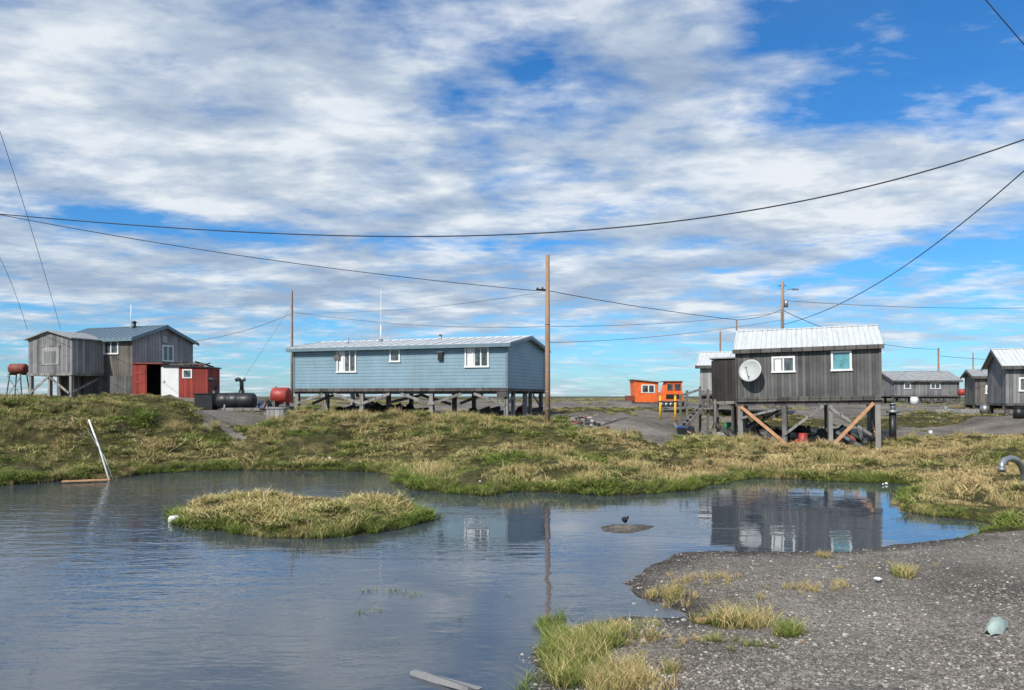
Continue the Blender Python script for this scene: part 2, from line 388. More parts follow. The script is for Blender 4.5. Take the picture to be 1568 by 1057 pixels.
def scatter(name,pts,rot,scl,dry,coll,nvar):
    me=bpy.data.meshes.new(name); n=len(pts); me.vertices.add(n); me.vertices.foreach_set('co',np.asarray(pts,np.float32).ravel())
    a=me.attributes.new('rot','FLOAT_VECTOR','POINT'); a.data.foreach_set('vector',np.asarray(rot,np.float32).ravel())
    a=me.attributes.new('scl','FLOAT','POINT'); a.data.foreach_set('value',np.asarray(scl,np.float32))
    a=me.attributes.new('dry','FLOAT','POINT'); a.data.foreach_set('value',np.asarray(dry,np.float32))
    a=me.attributes.new('idx','INT','POINT'); a.data.foreach_set('value',np.random.randint(0,nvar,n).astype(np.int32))
    o=bpy.data.objects.new(name,me); COL.objects.link(o)
    ng=bpy.data.node_groups.new(name+'_scatter','GeometryNodeTree')
    ng.interface.new_socket('Geometry',in_out='INPUT',socket_type='NodeSocketGeometry'); ng.interface.new_socket('Geometry',in_out='OUTPUT',socket_type='NodeSocketGeometry')
    gi=ng.nodes.new('NodeGroupInput'); go=ng.nodes.new('NodeGroupOutput'); ip=ng.nodes.new('GeometryNodeInstanceOnPoints')
    ci=ng.nodes.new('GeometryNodeCollectionInfo'); ci.inputs['Collection'].default_value=coll; ci.inputs['Separate Children'].default_value=True; ci.inputs['Reset Children'].default_value=True
    def na(nm,ty):
        q=ng.nodes.new('GeometryNodeInputNamedAttribute'); q.data_type=ty; q.inputs['Name'].default_value=nm; return q.outputs[0]
    L=ng.links.new; L(gi.outputs[0],ip.inputs['Points']); L(ci.outputs[0],ip.inputs['Instance']); ip.inputs['Pick Instance'].default_value=True
    L(na('idx','INT'),ip.inputs['Instance Index']); L(na('rot','FLOAT_VECTOR'),ip.inputs['Rotation']); L(na('scl','FLOAT'),ip.inputs['Scale']); L(ip.outputs[0],go.inputs[0])
    mod=o.modifiers.new('scatter','NODES'); mod.node_group=ng; return o
def rots(n,t=.15): return np.stack([np.random.uniform(-t,t,n),np.random.uniform(-t,t,n),np.random.uniform(0,6.28,n)],1)
def sample(n,x0,x1,y0,y1): return np.random.uniform(x0,x1,n),np.random.uniform(y0,y1,n)
def dryness(x,y,z,dp,di):
    pn=fbm(x*.22,y*.3,77); pf=fbm(x*.9,y*.9,78)
    d0=.44+.95*pn+.5*pf+.15*sm(1.0,2.4,z)*sm(-.2,.3,pn)+.15*sm(8,11,x)
    d0=np.where((x>-11)&(x<4)&(z<1.5)&(z>.35),d0-.2,d0)
    d0=d0-.7*sm(.8,.05,dp)*(dp>0)
    return np.where(di>0,.5+.5*pf-.7*sm(.4,.05,di),d0)
x,y=sample(23500,-29,27,15,44)
k=np.abs(x/y)<.8; x,y=x[k],y[k]
x2,y2=sample(2300,-10,-1,14.5,22); x=np.concatenate([x,x2]); y=np.concatenate([y,y2])
z,dp,di,dm,g=H(x,y,True)
pf=fbm(x*.9,y*.9,79)
on=((dp>.06)&(g+fbm(x*.8,y*.8,80)*.35<.5)&(dm<0))|(di>.06)
bare=(pf>.32)&(dp>.6)&(di<0)
dry0=dryness(x,y,z,dp,di)
tus=.5+1.0*sm(-.25,.4,fbm(x*1.3,y*1.3,81,2))
k=on&~bare; s=np.random.uniform(.65,1.15,len(x))*tus
scatter('grass',np.stack([x,y,z],1)[k],rots(k.sum(),.2),s[k],dry0[k],cg,8)
# bright waterline fringe
x,y=sample(60000,-26,18,13.5,31); z,dp,di,dm,g=H(x,y,True)
k=(((dp>-.06)&(dp<.22)&(g<.5))|((di>-.06)&(di<.2)))&(np.abs(x/y)<.8)
x,y,z=x[k],y[k],z[k]
scatter('shore_grass',np.stack([x,y,np.maximum(z,-.03)],1),rots(len(x),.2),np.random.uniform(.5,1.25,len(x))*(.5+.9*sm(-.2,.3,fbm(x*.8,y*.8,83,2))),np.random.uniform(-.15,.3,len(x))+.5*sm(0,.4,fbm(x*.4,y*.4,84)),cn,5)
# tall straw tussocks in clusters
x,y=sample(12000,-29,27,15.5,41); z,dp,di,dm,g=H(x,y,True)
cl=fbm(x*.8,y*.8,90,3)
k=(dp>.1)&(g<.4)&(np.abs(x/y)<.8)&((cl>.18)|((z>1.6)&(cl>-.05))|((dp<.35)&(cl>0)))
dd=np.where(dp<.4,.2,dryness(x,y,z,dp,di)*.35+.5)+np.random.uniform(-.12,.12,len(x))
scatter('tall_grass',np.stack([x,y,z],1)[k],rots(k.sum(),.3),(np.random.uniform(.4,.8,len(x))*(1+.6*sm(.1,.5,cl)))[k],dd[k],ct,6)
x,y=sample(8500,-55,55,40,90); z,dp,di,dm,g=H(x,y,True)
k=(np.abs(x/y)<.8)&((g<.55)|(fbm(x*.3,y*.3,95)>.38))
scatter('yard_grass',np.stack([x,y,z],1)[k],rots(k.sum()),np.random.uniform(.6,1.2,k.sum()),np.random.uniform(.1,.8,k.sum()),cg,8)
# foreground tufts
P=[];S=[];D=[]
def cluster(px,py,zz,n,sx,sy,s0,s1,dry):
    cx,cy=G(px,py,zz)
    for i in range(n):
        P.append((cx+random.gauss(0,sx),cy+random.gauss(0,sy))); S.append(random.uniform(s0,s1)); D.append(dry+random.uniform(-.25,.25))
cluster(880,1010,.1,75,.22,.5,.7,1.2,.3); cluster(915,985,.12,50,.25,.3,.6,1.0,.35); cluster(950,1040,.2,45,.22,.22,.6,1.15,.75)
cluster(855,1000,.05,30,.1,.5,.7,1.2,.05); cluster(1140,950,.15,20,.15,.14,.5,1.6,.65); cluster(1195,968,.2,18,.13,.16,.5,1.1,.2); cluster(1100,945,.1,14,.16,.1,.5,.9,.2)
cluster(1020,908,.08,24,.16,.2,.35,.85,.75); cluster(1085,890,.1,20,.3,.2,.3,.7,.8); cluster(1385,882,.25,12,.1,.1,.5,1.0,.5); cluster(1240,903,.2,20,.35,.15,.3,.7,.8)
cluster(1040,990,.2,30,.5,.12,.2,.45,.9); cluster(1120,992,.25,10,.2,.08,.3,.6,.2); cluster(975,955,.08,14,.2,.1,.2,.5,.6); cluster(836,955,.0,8,.06,.06,.5,.8,.05)
cluster(1260,850,.1,6,.1,.1,.4,.8,.7); cluster(1310,870,.2,8,.5,.2,.15,.4,.9)
P=np.array(P); z=H(P[:,0],P[:,1]); k=z>-.06
scatter('foreground_grass',np.stack([P[:,0],P[:,1],np.maximum(z,-.01)],1)[k],rots(k.sum(),.2),np.array(S)[k],np.array(D)[k],cn,5)
P=[];
for px,py,n in ((560,905,5),(600,905,4),(625,907,3),(555,940,4),(578,938,2),(780,915,1),(705,948,2),(640,912,2),(845,945,2)):
    cx,cy=G(px,py,0)
    for i in range(n): P.append((cx+random.gauss(0,.06),cy+random.gauss(0,.06),-.02))
wt=tmpl('water_plants',[tuft('water_plant_%d'%i,8,.07,.22,.009,1.2,GM) for i in range(3)])
scatter('water_plant',P,rots(len(P),.3),np.random.uniform(.5,1.0,len(P)),np.full(len(P),.1),wt,3)

# pebbles
m,nt,b=newmat('pebble_stone')
dr=N(nt,'ShaderNodeAttribute',attribute_name='dry',attribute_type='INSTANCER').outputs['Fac']
nt.links.new(ramp(nt,dr,[(0,(.07,.062,.055)),(.5,(.17,.155,.135)),(.88,(.27,.25,.22)),(1,(.5,.48,.44))]),b.inputs['Base Color']); b.inputs['Roughness'].default_value=.85
def pebble(i):
    q=MB(); q.rock((0,0,0),.5,m,.6); me=bpy.data.meshes.new('pebble_%d'%i); me.from_pydata(q.v,[],q.f); me.materials.append(m); return bpy.data.objects.new('pebble_%d'%i,me)
cp=tmpl('pebbles',[pebble(i) for i in range(6)])
n=42000; y=6/(1-np.random.rand(n)*.62); x=y*np.random.uniform(.0,.75,n)
z,dp,di,dm,g=H(x,y,True); k=(dp>-.1)&(g>.5)&(fbm(x*1.1,y*1.1,60)+np.random.uniform(-.5,.5,n)>-.3)
scatter('gravel',np.stack([x,y,z+.001],1)[k],rots(k.sum(),.5),(np.random.rand(k.sum())**5*.034+.013),np.random.rand(k.sum()),cp,6)

# ------------------------------------------------------------------ houses
class House:
    def __init__(s,name,ox,oy,ang,L,W,zf,hw,hr,ry=0):
        s.e=empty(name,(ox,oy,0),ang,ry); s.o=Vector((ox,oy));s.u=Vector((math.cos(ang),math.sin(ang)));s.n=Vector((-s.u.y,s.u.x))
        s.L,s.W,s.zf,s.hw,s.hr=L,W,zf,hw,hr; s.k=0
    def hit(s,px,py,o,d):
        r=(px-CX)/F
        D=d.x*(-1)+r*d.y; ss=(o.x-r*o.y)/D if D else 0
        t=o.y+ss*d.y; return ss,CZ+(HZ-py)/F*t
    def front(s,px,py): return s.hit(px,py,s.o,s.u)
    def end(s,px,py): return s.hit(px,py,s.o+s.u*s.L,s.n)
    def ground(s,lx,ly):
        p=s.o+s.u*lx+s.n*ly; return h1(p.x,p.y)
    def walls(s,wall):
        zf=s.zf; q=MB()
        prof=[(0,0,zf),(0,s.W,zf),(0,s.W,s.zf+s.hw),(0,s.W/2,s.zf+s.hr),(0,0,s.zf+s.hw)]
        q.prism(prof,(s.L,0,0),wall); q.build('walls',s.e)
    def roof(s,mat,fascia,o=.3,ox=.3,t=.07,ribs=.6):
        q=MB(); zE=s.zf+s.hw;zR=s.zf+s.hr;sl=(zR-zE)/(s.W/2)
        for sg in (0,1):
            Y=lambda v:(s.W-v) if sg else v
            q.prism([(-ox,Y(-o),zE-sl*o+.015),(-ox,Y(s.W/2),zR+.015),(-ox,Y(s.W/2),zR+t+.015),(-ox,Y(-o),zE-sl*o+t+.015)],(s.L+2*ox,0,0),mat)
            if ribs:
                k=int((s.L+2*ox)/ribs)
                for i in range(k+1):
                    xx=-ox+.03+i*(s.L+2*ox-.06)/k
                    q.beam((xx,Y(-o),zE-sl*o+t+.03),(xx,Y(s.W/2),zR+t+.03),.05,.04,mat)
        q.box((-ox-.01,s.W/2-.12,zR+t-.01),(s.L+ox+.01,s.W/2+.12,zR+t+.045),mat)
        q.build('roof',s.e)
        q=MB()
        q.box((-ox,-o-.03,zE-sl*o-.14),(s.L+ox,-o-.001,zE-sl*o+.07),fascia)
        q.box((-ox,-o,zE-sl*o-.14),(s.L+ox,-.004,zE-sl*o-.11),fascia)
        for xx in (-ox-.02,s.L+ox-.02):
            for sg in (0,1):
                Y=lambda v:(s.W-v) if sg else v
                q.beam((xx+.02,Y(-o),zE-sl*o-.03),(xx+.02,Y(s.W/2),zR-.03),.04,.17,fascia)
        q.build('fascia',s.e)
    def window(s,px0,px1,py0,py1,split=1,wall='front',frame='white_paint',glass='glass',curtain=None):
        f=s.front if wall=='front' else s.end
        a,zt=f(px0,py0); b_,zb=f(px1,py1); _,zt2=f(px1,py0); _,zb2=f(px0,py1); zt=(zt+zt2)/2; zb=(zb+zb2)/2
        s.win(a,b_,zb,zt,split,wall,frame,glass,curtain)
    def win(s,a,b_,zb,zt,split=1,wall='front',frame='white_paint',glass='glass',curtain=None):
        q=MB(); fw=.1
        def bx(u0,u1,z0,z1,d0,d1,m):
            if wall=='front': q.box((u0,-d1,z0),(u1,-d0,z1),m)
            else: q.box((s.L+d0,u0,z0),(s.L+d1,u1,z1),m)
        bx(a+fw,b_-fw,zb+fw,zt-fw,-.02,.006,glass)
        if curtain: bx(a+fw+.05,a+fw+(b_-a-2*fw)*.4,zb+fw+.003,zt-fw-.003,.0065,.012,curtain)
        bx(a,b_,zt-fw,zt,-.01,.06,frame); bx(a-.03,b_+.03,zb,zb+fw,-.01,.08,frame)
        bx(a,a+fw,zb+fw,zt-fw,-.01,.06,frame); bx(b_-fw,b_,zb+fw,zt-fw,-.01,.06,frame)
        for i in range(1,split+1):
            c=a+(b_-a)*i/(split+1); bx(c-.04,c+.04,zb+fw,zt-fw,-.01,.05,frame)
        s.k+=1; q.build('window_%d'%s.k,s.e)
    def stilts(s,nxp,rows,mat='timber',r=.11,brace=True,beamh=.22,bd=.75,bl=1.3,fm='dark_timber'):  # fm: darker timber for floor and beams, under-house shade put into the colour
        q=MB(); zb=s.zf
        q.box((-.03,-.03,zb-.16),(s.L+.03,s.W+.03,zb-.003),fm)
        for j,yy in enumerate(rows):
            q.box((-.1,yy-.09,zb-.16-beamh),(s.L+.1,yy+.09,zb-.163),fm)
            for i in range(nxp):
                xx=.15+(s.L-.3)*i/(nxp-1); gz=s.ground(xx,yy)-.35
                q.box((xx-r,yy-r,gz),(xx+r,yy+r,zb-.163-beamh),mat)
                if brace and j==0:
                    for dx in (-1,1):
                        x2=xx+dx*min(bl,(s.L/(nxp-1))*.45)
                        if x2<0 or x2>s.L: continue
                        zz=zb-.16-beamh
                        q.beam((xx,yy-r-.03,zz-bd),(x2,yy-r-.03,zz),.05,.16,mat)
        q.build('stilts',s.e)
A20=math.radians(-20)
# ---- blue house
B=House('blue_house',-13.93,47.0,A20,14.55,7.0,3.46,2.55,3.15)
B.walls('blue_siding'); B.roof('white_metal','blue_trim',.35,.3)
B.window(516,546,535,571,2,curtain='white_paint'); B.window(597,613,534,555,0); B.window(712,749,531,563,2,curtain='white_paint')
a,z1=B.front(672,540); b2,z2=B.front(679,552); q=MB(); q.box((a,-.16,z2),(b2,-.003,z1),'black'); q.box((a-.03,-.2,z1),(b2+.03,-.003,z1+.04),'steel'); q.build('vent',B.e)
q=MB(); zt=6.0
for xx in (.0,14.55-.12): q.box((xx,-.03,3.46),(xx+.12,-.002,zt),'blue_trim')
q.box((14.552,-.03,3.46),(14.58,.1,zt),'blue_trim'); q.box((14.552,6.9,3.46),(14.58,7.03,zt),'blue_trim')
q.box((0.12,-.04,3.4),(14.43,-.002,3.5),'dark_timber'); q.build('corner_trim',B.e)
B.stilts(4,(.25,3.5,6.7),'timber',.12,True,.14,.62,2.0)
q=MB(); zf=B.zf-.35
for x0,x1,z0,z1 in ((.3,2.0,-.6,0),(3.6,5.0,0,-.6),(6.0,8.2,-.5,-.05),(8.2,10.3,0,-.6),(10.9,12.4,-.55,0)):
    q.beam((x0,1.6,zf+z0),(x1,1.6,zf+z1),.06,.17,'dark_timber')
for yy in (1.9,5.1): q.box((14.1,yy-.1,1.4),(14.3,yy+.1,B.zf-.17),'timber')
q.beam((14.35,.3,zf-.7),(14.35,1.8,zf),.05,.15,'timber'); q.beam((14.35,6.6,zf-.7),(14.35,5.2,zf),.05,.15,'timber')
q.box((13.9,.0,B.zf-.5),(14.56,.12,B.zf-.17),'dark_timber'); q.build('cross_braces',B.e)
q=MB()
for k in range(40):
    xx=random.uniform(.5,13.8); yy=random.uniform(1.5,6.3); z=B.ground(xx,yy); r=random.uniform(.2,.5)
    if k%2: q.rock((xx,yy,z+r*.5),r,random.choice(['black','dark_timber','rust','black']),.9)
    else: q.beam((xx,yy,z+.2),(xx+random.uniform(.6,2),yy+.3,z+random.uniform(.1,.6)),.1,.25,random.choice(['black','dark_timber']))
q.build('stored_junk',B.e)
q=MB(); q.cyl((4.9,2.5,6.5),(4.9,2.5,9.9),.025,.012,'white_paint',6); q.cyl((4.9,2.5,6.4),(4.9,2.5,7.6),.04,.04,'white_paint',8); q.box((4.8,2.4,6.35),(5.0,2.6,6.7),'steel'); q.build('antenna',B.e)
q=MB(); q.cyl((2.9,1.8,6.2),(2.9,1.8,6.75),.06,.06,'steel'); q.cyl((8.9,3.0,6.4),(8.9,3.0,6.85),.09,.09,'steel'); q.cyl((8.9,3.0,6.85),(8.9,3.0,6.95),.15,.05,'steel'); q.build('roof_vents',B.e)
q=MB(); q.box((3.1,-.12,B.zf+1.8),(3.5,-.003,B.zf+2.1),'dark_timber'); q.build('meter_box',B.e)

# ---- right weathered house
R=House('weathered_house',11.94,39.0,math.radians(-21),6.85,5.0,2.86,2.62,3.7,math.radians(-1.0))
R.walls('dark_boards'); R.roof('white_metal','dark_timber',.22,.15,.06,.5)
R.window(1184,1220,547,572,1,curtain='white_paint'); R.window(1275,1307,540,571,0,glass='teal')
q=MB(); q.box((-.02,-.05,2.82),(6.87,-.003,2.93),'dark_timber'); q.box((-.05,-.04,2.93),(.07,-.003,5.4),'dark_timber'); q.box((6.78,-.04,2.93),(6.9,-.003,5.4),'dark_timber'); q.build('trim',R.e)
R.stilts(4,(.2,2.5,4.7),'timber',.12,False)
q=MB(); fz=2.45
def gz(lx,ly): return R.ground(lx,ly)
q.beam((.2,-.05,fz),(2.5,-.35,gz(2.5,-.35)+.05),.07,.16,'new_timber'); q.beam((6.5,-.05,fz+.1),(4.3,-.35,gz(4.3,-.35)+.05),.07,.16,'new_timber')
q.beam((2.3,0.03,gz(2.3,0)+.6),(4.2,.03,fz),.06,.14,'timber'); q.beam((4.5,.03,fz-.1),(6.4,.03,gz(6.4,0)+.7),.06,.14,'timber')
q.beam((.3,2.6,gz(.3,2.6)+.3),(2.4,2.6,fz),.06,.14,'timber'); q.beam((.2,.0,fz-.6),(2.2,.1,fz-.1),.06,.12,'timber')
q.beam((6.62,.2,gz(6.6,.2)+.3),(6.62,4.6,fz),.06,.14,'new_timber'); q.build('braces',R.e)
q=MB(); q.prism([(-1.35,.7,2.75),(-.004,.7,2.75),(-.004,.7,5.05),(-1.35,.7,4.95)],(0,2.2,0),'black_boards'); q.box((-1.45,.6,5.05),(-.004,3.0,5.12),'grey_roof'); q.box((-1.3,.67,2.6),(-.1,.695,2.74),'timber')
for xx in (-1.25,-.3):
    for yy in (.85,2.7): q.box((xx-.07,yy-.07,gz(xx,yy)-.2),(xx+.07,yy+.07,2.74),'dark_timber')
q.build('porch',R.e)
q=MB(); dv=Vector((-.35,-1,.3)).normalized(); c=Vector((.72,-.45,4.32))
rr=.6; prof=[(.0,.03),(.01,.2),(.035,.35),(.08,.5),(.13,rr),(.15,rr),(.10,.5),(.055,.35),(.03,.2)]
q.lathe(c-dv*.1,c+dv,[(t,r) for t,r in prof],'dish',28); q.tube([c+Vector((0,0,-.6))+dv*.02,c+dv*.35+Vector((0,0,-.35)),c+dv*.6],.02,'steel'); q.cyl(c+dv*.55,c+dv*.68,.05,.04,'dish')
q.tube([c-dv*.1,c-dv*.25+Vector((0,.1,-.1)),Vector((.72,-.003,4.0))],.035,'steel'); q.build('satellite_dish',R.e)
# junk under right house
q=MB()
def rw(lx,ly): p=R.o+R.u*lx+R.n*ly; return p.x,p.y
for lx,ly,r,mt in ((3.0,.6,.3,'redtank'),(2.6,1.0,.35,'black'),(.3,1.2,.4,'black'),(-.4,.9,.3,'black'),(3.6,1.4,.55,'black'),(4.9,1.0,.5,'black'),(1.2,1.2,.4,'dark_timber'),(5.4,1.6,.4,'rust'),(-.8,.4,.22,'bluep'),(4.3,.2,.2,'rock'),(1.9,2.2,.5,'black'),(4.2,2.4,.5,'dark_timber'),(.9,.3,.2,'steel'),(6.0,2.2,.4,'black'),(2.9,3.4,.6,'black'),(5.2,3.6,.6,'black'),(.8,3.6,.6,'black')):
    xx,yy=rw(lx,ly); q.rock((xx,yy,h1(xx,yy)+r*.5),r,mt,.8)
for k in range(44):
    xx,yy=rw(random.uniform(-1,6.5),random.uniform(.1,4.2)); z=h1(xx,yy)
    q.beam((xx,yy,z+.1),(xx+random.uniform(-1.3,1.3),yy+random.uniform(-.3,.3),z+random.uniform(.1,1.1)),.05,random.uniform(.06,.25),random.choice(['timber','dark_timber','dark_timber','black','steel','dark_timber']))
xx,yy=rw(3.2,.4); z=h1(xx,yy); q.cyl((xx,yy,z),(xx,yy,z+.8),.22,.22,'redtank')
q.build('scrap_pile')
p=XZ(1367,630,37.5); z=h1(p.x,p.y); q=MB(); q.cyl((p.x,p.y,z-.1),(p.x,p.y,2.15),.17,.17,'black',16); q.cyl((p.x,p.y,2.15),(p.x,p.y,2.3),.3,.3,'steel',16); q.cyl((p.x,p.y,2.3),(p.x,p.y,2.6),.13,.13,'steel',12); q.cyl((p.x,p.y,2.6),(p.x,p.y,2.66),.24,.08,'steel',12); q.build('vent_pipe')

# stairs beside right house
E=empty('wooden_stairs',(0,0,0)); q=MB()
Ys=40.5
for px,t in ((1042,604),(1052,598),(1072,592),(1084,596),(1095,612)):
    p=XZ(px,t,Ys+random.uniform(-1,1)); q.box((p.x-.06,p.y-.06,h1(p.x,p.y)-.2),(p.x+.06,p.y+.06,p.z),'timber')
q.build('posts',E); q=MB()
a=XZ(1072,625,Ys); b_=XZ(1098,625,Ys); q.box((a.x,a.y-.8,a.z-.06),(b_.x,a.y+.8,a.z),'timber'); q.build('landing',E); q=MB()
a=XZ(1072,626,Ys); b_=XZ(1046,652,Ys-.6)
for k in range(5):
    t=k/5; c=a.lerp(b_,t); q.box((c.x-.15,c.y-.5,c.z-.05),(c.x+.15,c.y+.5,c.z),'timber')
q.beam(a+Vector((0,-.52,0)),b_+Vector((0,-.52,-.1)),.05,.2,'timber'); q.beam(a+Vector((0,.52,0)),b_+Vector((0,.52,-.1)),.05,.2,'timber'); q.build('treads',E)
q=MB(); q.beam(XZ(1040,607,Ys),XZ(1074,596,Ys),.05,.12,'timber'); q.beam(XZ(1072,600,Ys),XZ(1097,600,Ys),.05,.12,'timber'); q.beam(XZ(1042,625,Ys),XZ(1060,622,Ys),.05,.12,'timber'); q.build('railing',E)
q=MB(); p=XZ(1062,640,39.6); z=h1(p.x,p.y)
for k in range(16):
    xx=p.x+random.uniform(-.8,1.6); yy=p.y+random.uniform(-.4,1.2); zz=h1(xx,yy)
    if k%3==0: s_=random.uniform(.15,.3); q.box((xx-s_,yy-s_,zz-.05),(xx+s_,yy+s_,zz+s_*1.5),random.choice(['white_paint','light_boards','black','bluep']))
    else: q.beam((xx,yy,zz+.05),(xx+random.uniform(-.6,.6),yy+.2,zz+random.uniform(.1,.7)),.06,.1,random.choice(['timber','new_timber','dark_timber','steel']))
q.build('yard_clutter')

# ---- left house cluster
Lh=House('grey_house',-25.73,50.0,A20,7.0,5.5,3.0,3.98,5.2)
Lh.o=Vector((-25.73,50.0))-Lh.u*7.0; Lh.e.location=(Lh.o.x,Lh.o.y,0)
q=MB(); W=5.5; Lh.zf=3.0; Lh.hw=3.98; Lh.hr=4.95; zE=6.98; zR=7.95
q.prism([(0,0,2.6),(0,W,2.6),(0,W,zE),(0,W/2,zR),(0,0,zE)],(6.96,0,0),'brown_boards'); q.prism([(6.962,0,2.6),(6.962,W,2.6),(6.962,W,zE),(6.962,W/2,zR),(6.962,0,zE)],(.04,0,0),'light_boards')
q.box((2.5,-.03,2.6),(6.96,-.003,4.4),'dark_boards'); q.build('walls',Lh.e)
Lh.roof('blue_metal','blue_trim',.3,.3,.07,.5)
Lh.window(159,182,522,543,1); Lh.window(248,265,529,554,1,'end'); 
a,z1=Lh.end(246,502); b2,z2=Lh.end(257,515); q=MB(); q.box((7.003,a,z2),(7.07,b2,z1),'light_boards'); q.box((7.03,a+.1,z2-.5),(7.06,b2-.1,z2-.02),'steel'); q.build('gable_vent',Lh.e)
q=MB(); q.cyl((4.6,2.4,7.7),(4.6,2.4,8.3),.12,.12,'black'); q.cyl((4.6,2.4,8.3),(4.6,2.4,8.42),.2,.05,'black'); q.build('chimney',Lh.e)
q=MB(); q.cyl((4.4,2.3,7.7),(4.4,2.3,10.7),.025,.01,'steel',6); q.cyl((4.4,2.3,7.7),(4.4,2.3,9.6),.035,.03,'white_paint',6); q.build('antenna',Lh.e)
s2=House('entry_shed',-28.98,48.6,A20,4.0,2.5,4.55,2.3,2.9); s2.o=Vector((-28.98,48.6))-s2.u*4.0; s2.e.location=(s2.o.x,s2.o.y,0)
q=MB(); q.prism([(0,0,4.55),(4,0,4.55),(4,0,6.8),(2,0,7.3),(0,0,6.8)],(0,2.5,0),'grey_boards'); q.box((4.002,0,4.55),(4.03,2.4,6.78),'light_boards'); q.build('walls',s2.e)  # right side in paler boards than the front: its lit look put into the colour
q=MB(); q.prism([(-.2,-.2,6.78),(2,-.2,7.33),(2,-.2,7.41),(-.2,-.2,6.86)],(0,2.9,0),'grey_roof'); q.prism([(4.2,-.2,6.78),(2.001,-.2,7.33),(2.001,-.2,7.41),(4.2,-.2,6.86)],(0,2.9,0),'grey_roof'); q.build('roof',s2.e)
q=MB(); q.box((1.2,-.04,5.1),(2.9,-.003,6.3),'light_boards'); q.box((1.1,-.06,6.3),(3.0,-.003,6.4),'timber'); q.box((1.5,-.05,5.2),(2.6,-.041,6.0),'grey_boards'); q.beam((0,-.02,6.75),(2,-.02,7.28),.03,.14,'timber'); q.beam((2,-.02,7.28),(4,-.02,6.75),.03,.14,'timber'); q.build('boarded_window',s2.e)
q=MB(); q.box((-.1,-.05,4.38),(4.1,2.5,4.545),'timber')
for xx in (.15,1.9,3.85):
    for yy in (.1,2.3): q.box((xx-.1,yy-.1,2.5),(xx+.1,yy+.1,4.38),'timber')
q.beam((.2,-.05,3.2),(1.9,-.05,4.3),.05,.14,'timber'); q.beam((3.8,-.05,3.2),(2.0,-.05,4.3),.05,.14,'timber'); q.beam((4,.1,3.3),(4,2.2,4.3),.05,.14,'timber'); q.build('stilts',s2.e)
s2.e.parent=Lh.e; s2.e.matrix_parent_inverse=(Matrix.Translation((Lh.o.x,Lh.o.y,0))@Matrix.Rotation(A20,4,'Z')).inverted()
# red shed
E=empty('red_shed',(-25.3,49.2,0)); zt=5.2
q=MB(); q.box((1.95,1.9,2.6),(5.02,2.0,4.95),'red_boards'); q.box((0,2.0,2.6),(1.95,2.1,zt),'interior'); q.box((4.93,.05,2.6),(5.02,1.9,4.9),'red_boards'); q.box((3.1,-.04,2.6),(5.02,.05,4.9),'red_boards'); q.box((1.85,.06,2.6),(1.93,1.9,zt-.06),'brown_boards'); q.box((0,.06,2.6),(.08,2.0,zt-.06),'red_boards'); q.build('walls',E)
q=MB(); q.box((-.1,-.15,zt-.05),(2.05,2.2,zt+.03),'rust'); q.prism([(2.06,-.15,4.96),(5.1,-.15,4.9),(5.1,-.15,4.98),(2.06,-.15,5.1)],(0,2.3,0),'black'); q.build('roof',E)
q=MB(); q.box((0.02,-.08,2.9),(.98,-.02,zt-.1),'red_boards'); q.box((.15,-.1,3.9),(.85,-.081,4.0),'redtank'); q.box((.15,-.1,4.5),(.85,-.081,4.6),'redtank'); q.build('red_door',E)
q=MB(); q.box((1.95,-.06,2.9),(3.1,0.0,4.93),'white_paint'); q.box((2.1,-.08,3.9),(2.2,-.061,4.05),'steel'); q.build('white_door',E)
q=MB(); q.box((3.35,-.09,4.2),(4.0,-.041,4.8),'white_paint'); q.box((3.45,-.1,4.28),(3.9,-.0901,4.72),'glass'); q.build('window',E)
q=MB()
for k in range(14): q.beam((random.uniform(2.4,4.9),random.uniform(0,1.6),5.0+random.uniform(0,.15)),(random.uniform(2.4,4.9),random.uniform(0,1.6),5.1+random.uniform(0,.3)),.05,.1,random.choice(['black','dark_timber','rust']))
q.build('roof_scrap',E)
Yt=52; c=XZ(28,565,Yt); q=MB()
q.lathe(c+Vector((-.62,0,0)),c+Vector((1,0,0)),[(0,.12),(.06,.3),(.14,.37),(1.12,.37),(1.2,.3),(1.26,.12)],'rust',18)
for dx in (-.45,.45):
    for dy in (-.35,.35): q.beam((c.x+dx*.8,c.y+dy,c.z-.34),(c.x+dx*1.3,c.y+dy*1.3,2.6),.06,.06,'dark_timber')
    q.beam((c.x+dx,c.y-.4,c.z-.4),(c.x+dx,c.y+.4,c.z-.4),.08,.08,'dark_timber')
q.beam((c.x-.5,c.y-.42,c.z-.5),(c.x+.5,c.y-.42,3.0),.04,.04,'steel'); q.beam((c.x+.5,c.y-.42,c.z-.5),(c.x-.5,c.y-.42,3.0),.04,.04,'steel'); q.build('elevated_fuel_tank')
c=XZ(352,614,42); q=MB(); zg=h1(c.x,c.y)
q.lathe((c.x-.75,c.y,c.z),(c.x+1,c.y,c.z),[(0,.1),(.05,.36),(.14,.45),(.7,.47),(.74,.44),(.78,.47),(1.3,.47),(1.34,.44),(1.38,.47),(2.1,.45),(2.2,.36),(2.25,.1)],'black',20)
q.box((c.x-1.85,c.y-.4,zg-.2),(c.x-.85,c.y+.5,c.z+.38),'black'); q.box((c.x-1.9,c.y-.45,c.z+.38),(c.x-.8,c.y+.55,c.z+.43),'black')
for px in (329,370):
    t=XZ(px,600,42.3); q.tube([t,t+Vector((0,0,.45)),t+Vector((-.05,0,.65)),t+Vector((-.2,0,.72)),t+Vector((-.34,0,.66))],.11,'black',10)
    q.cyl(t+Vector((.0,0,-.5)),t+Vector((0,0,.1)),.16,.16,'black')
t=XZ(372,600,43); q.cyl(t,t+Vector((0,0,.85)),.05,.05,'white_paint'); q.cyl(t+Vector((0,0,.6)),t+Vector((0,0,.8)),.16,.16,'steel')
q.build('black_septic_tank')
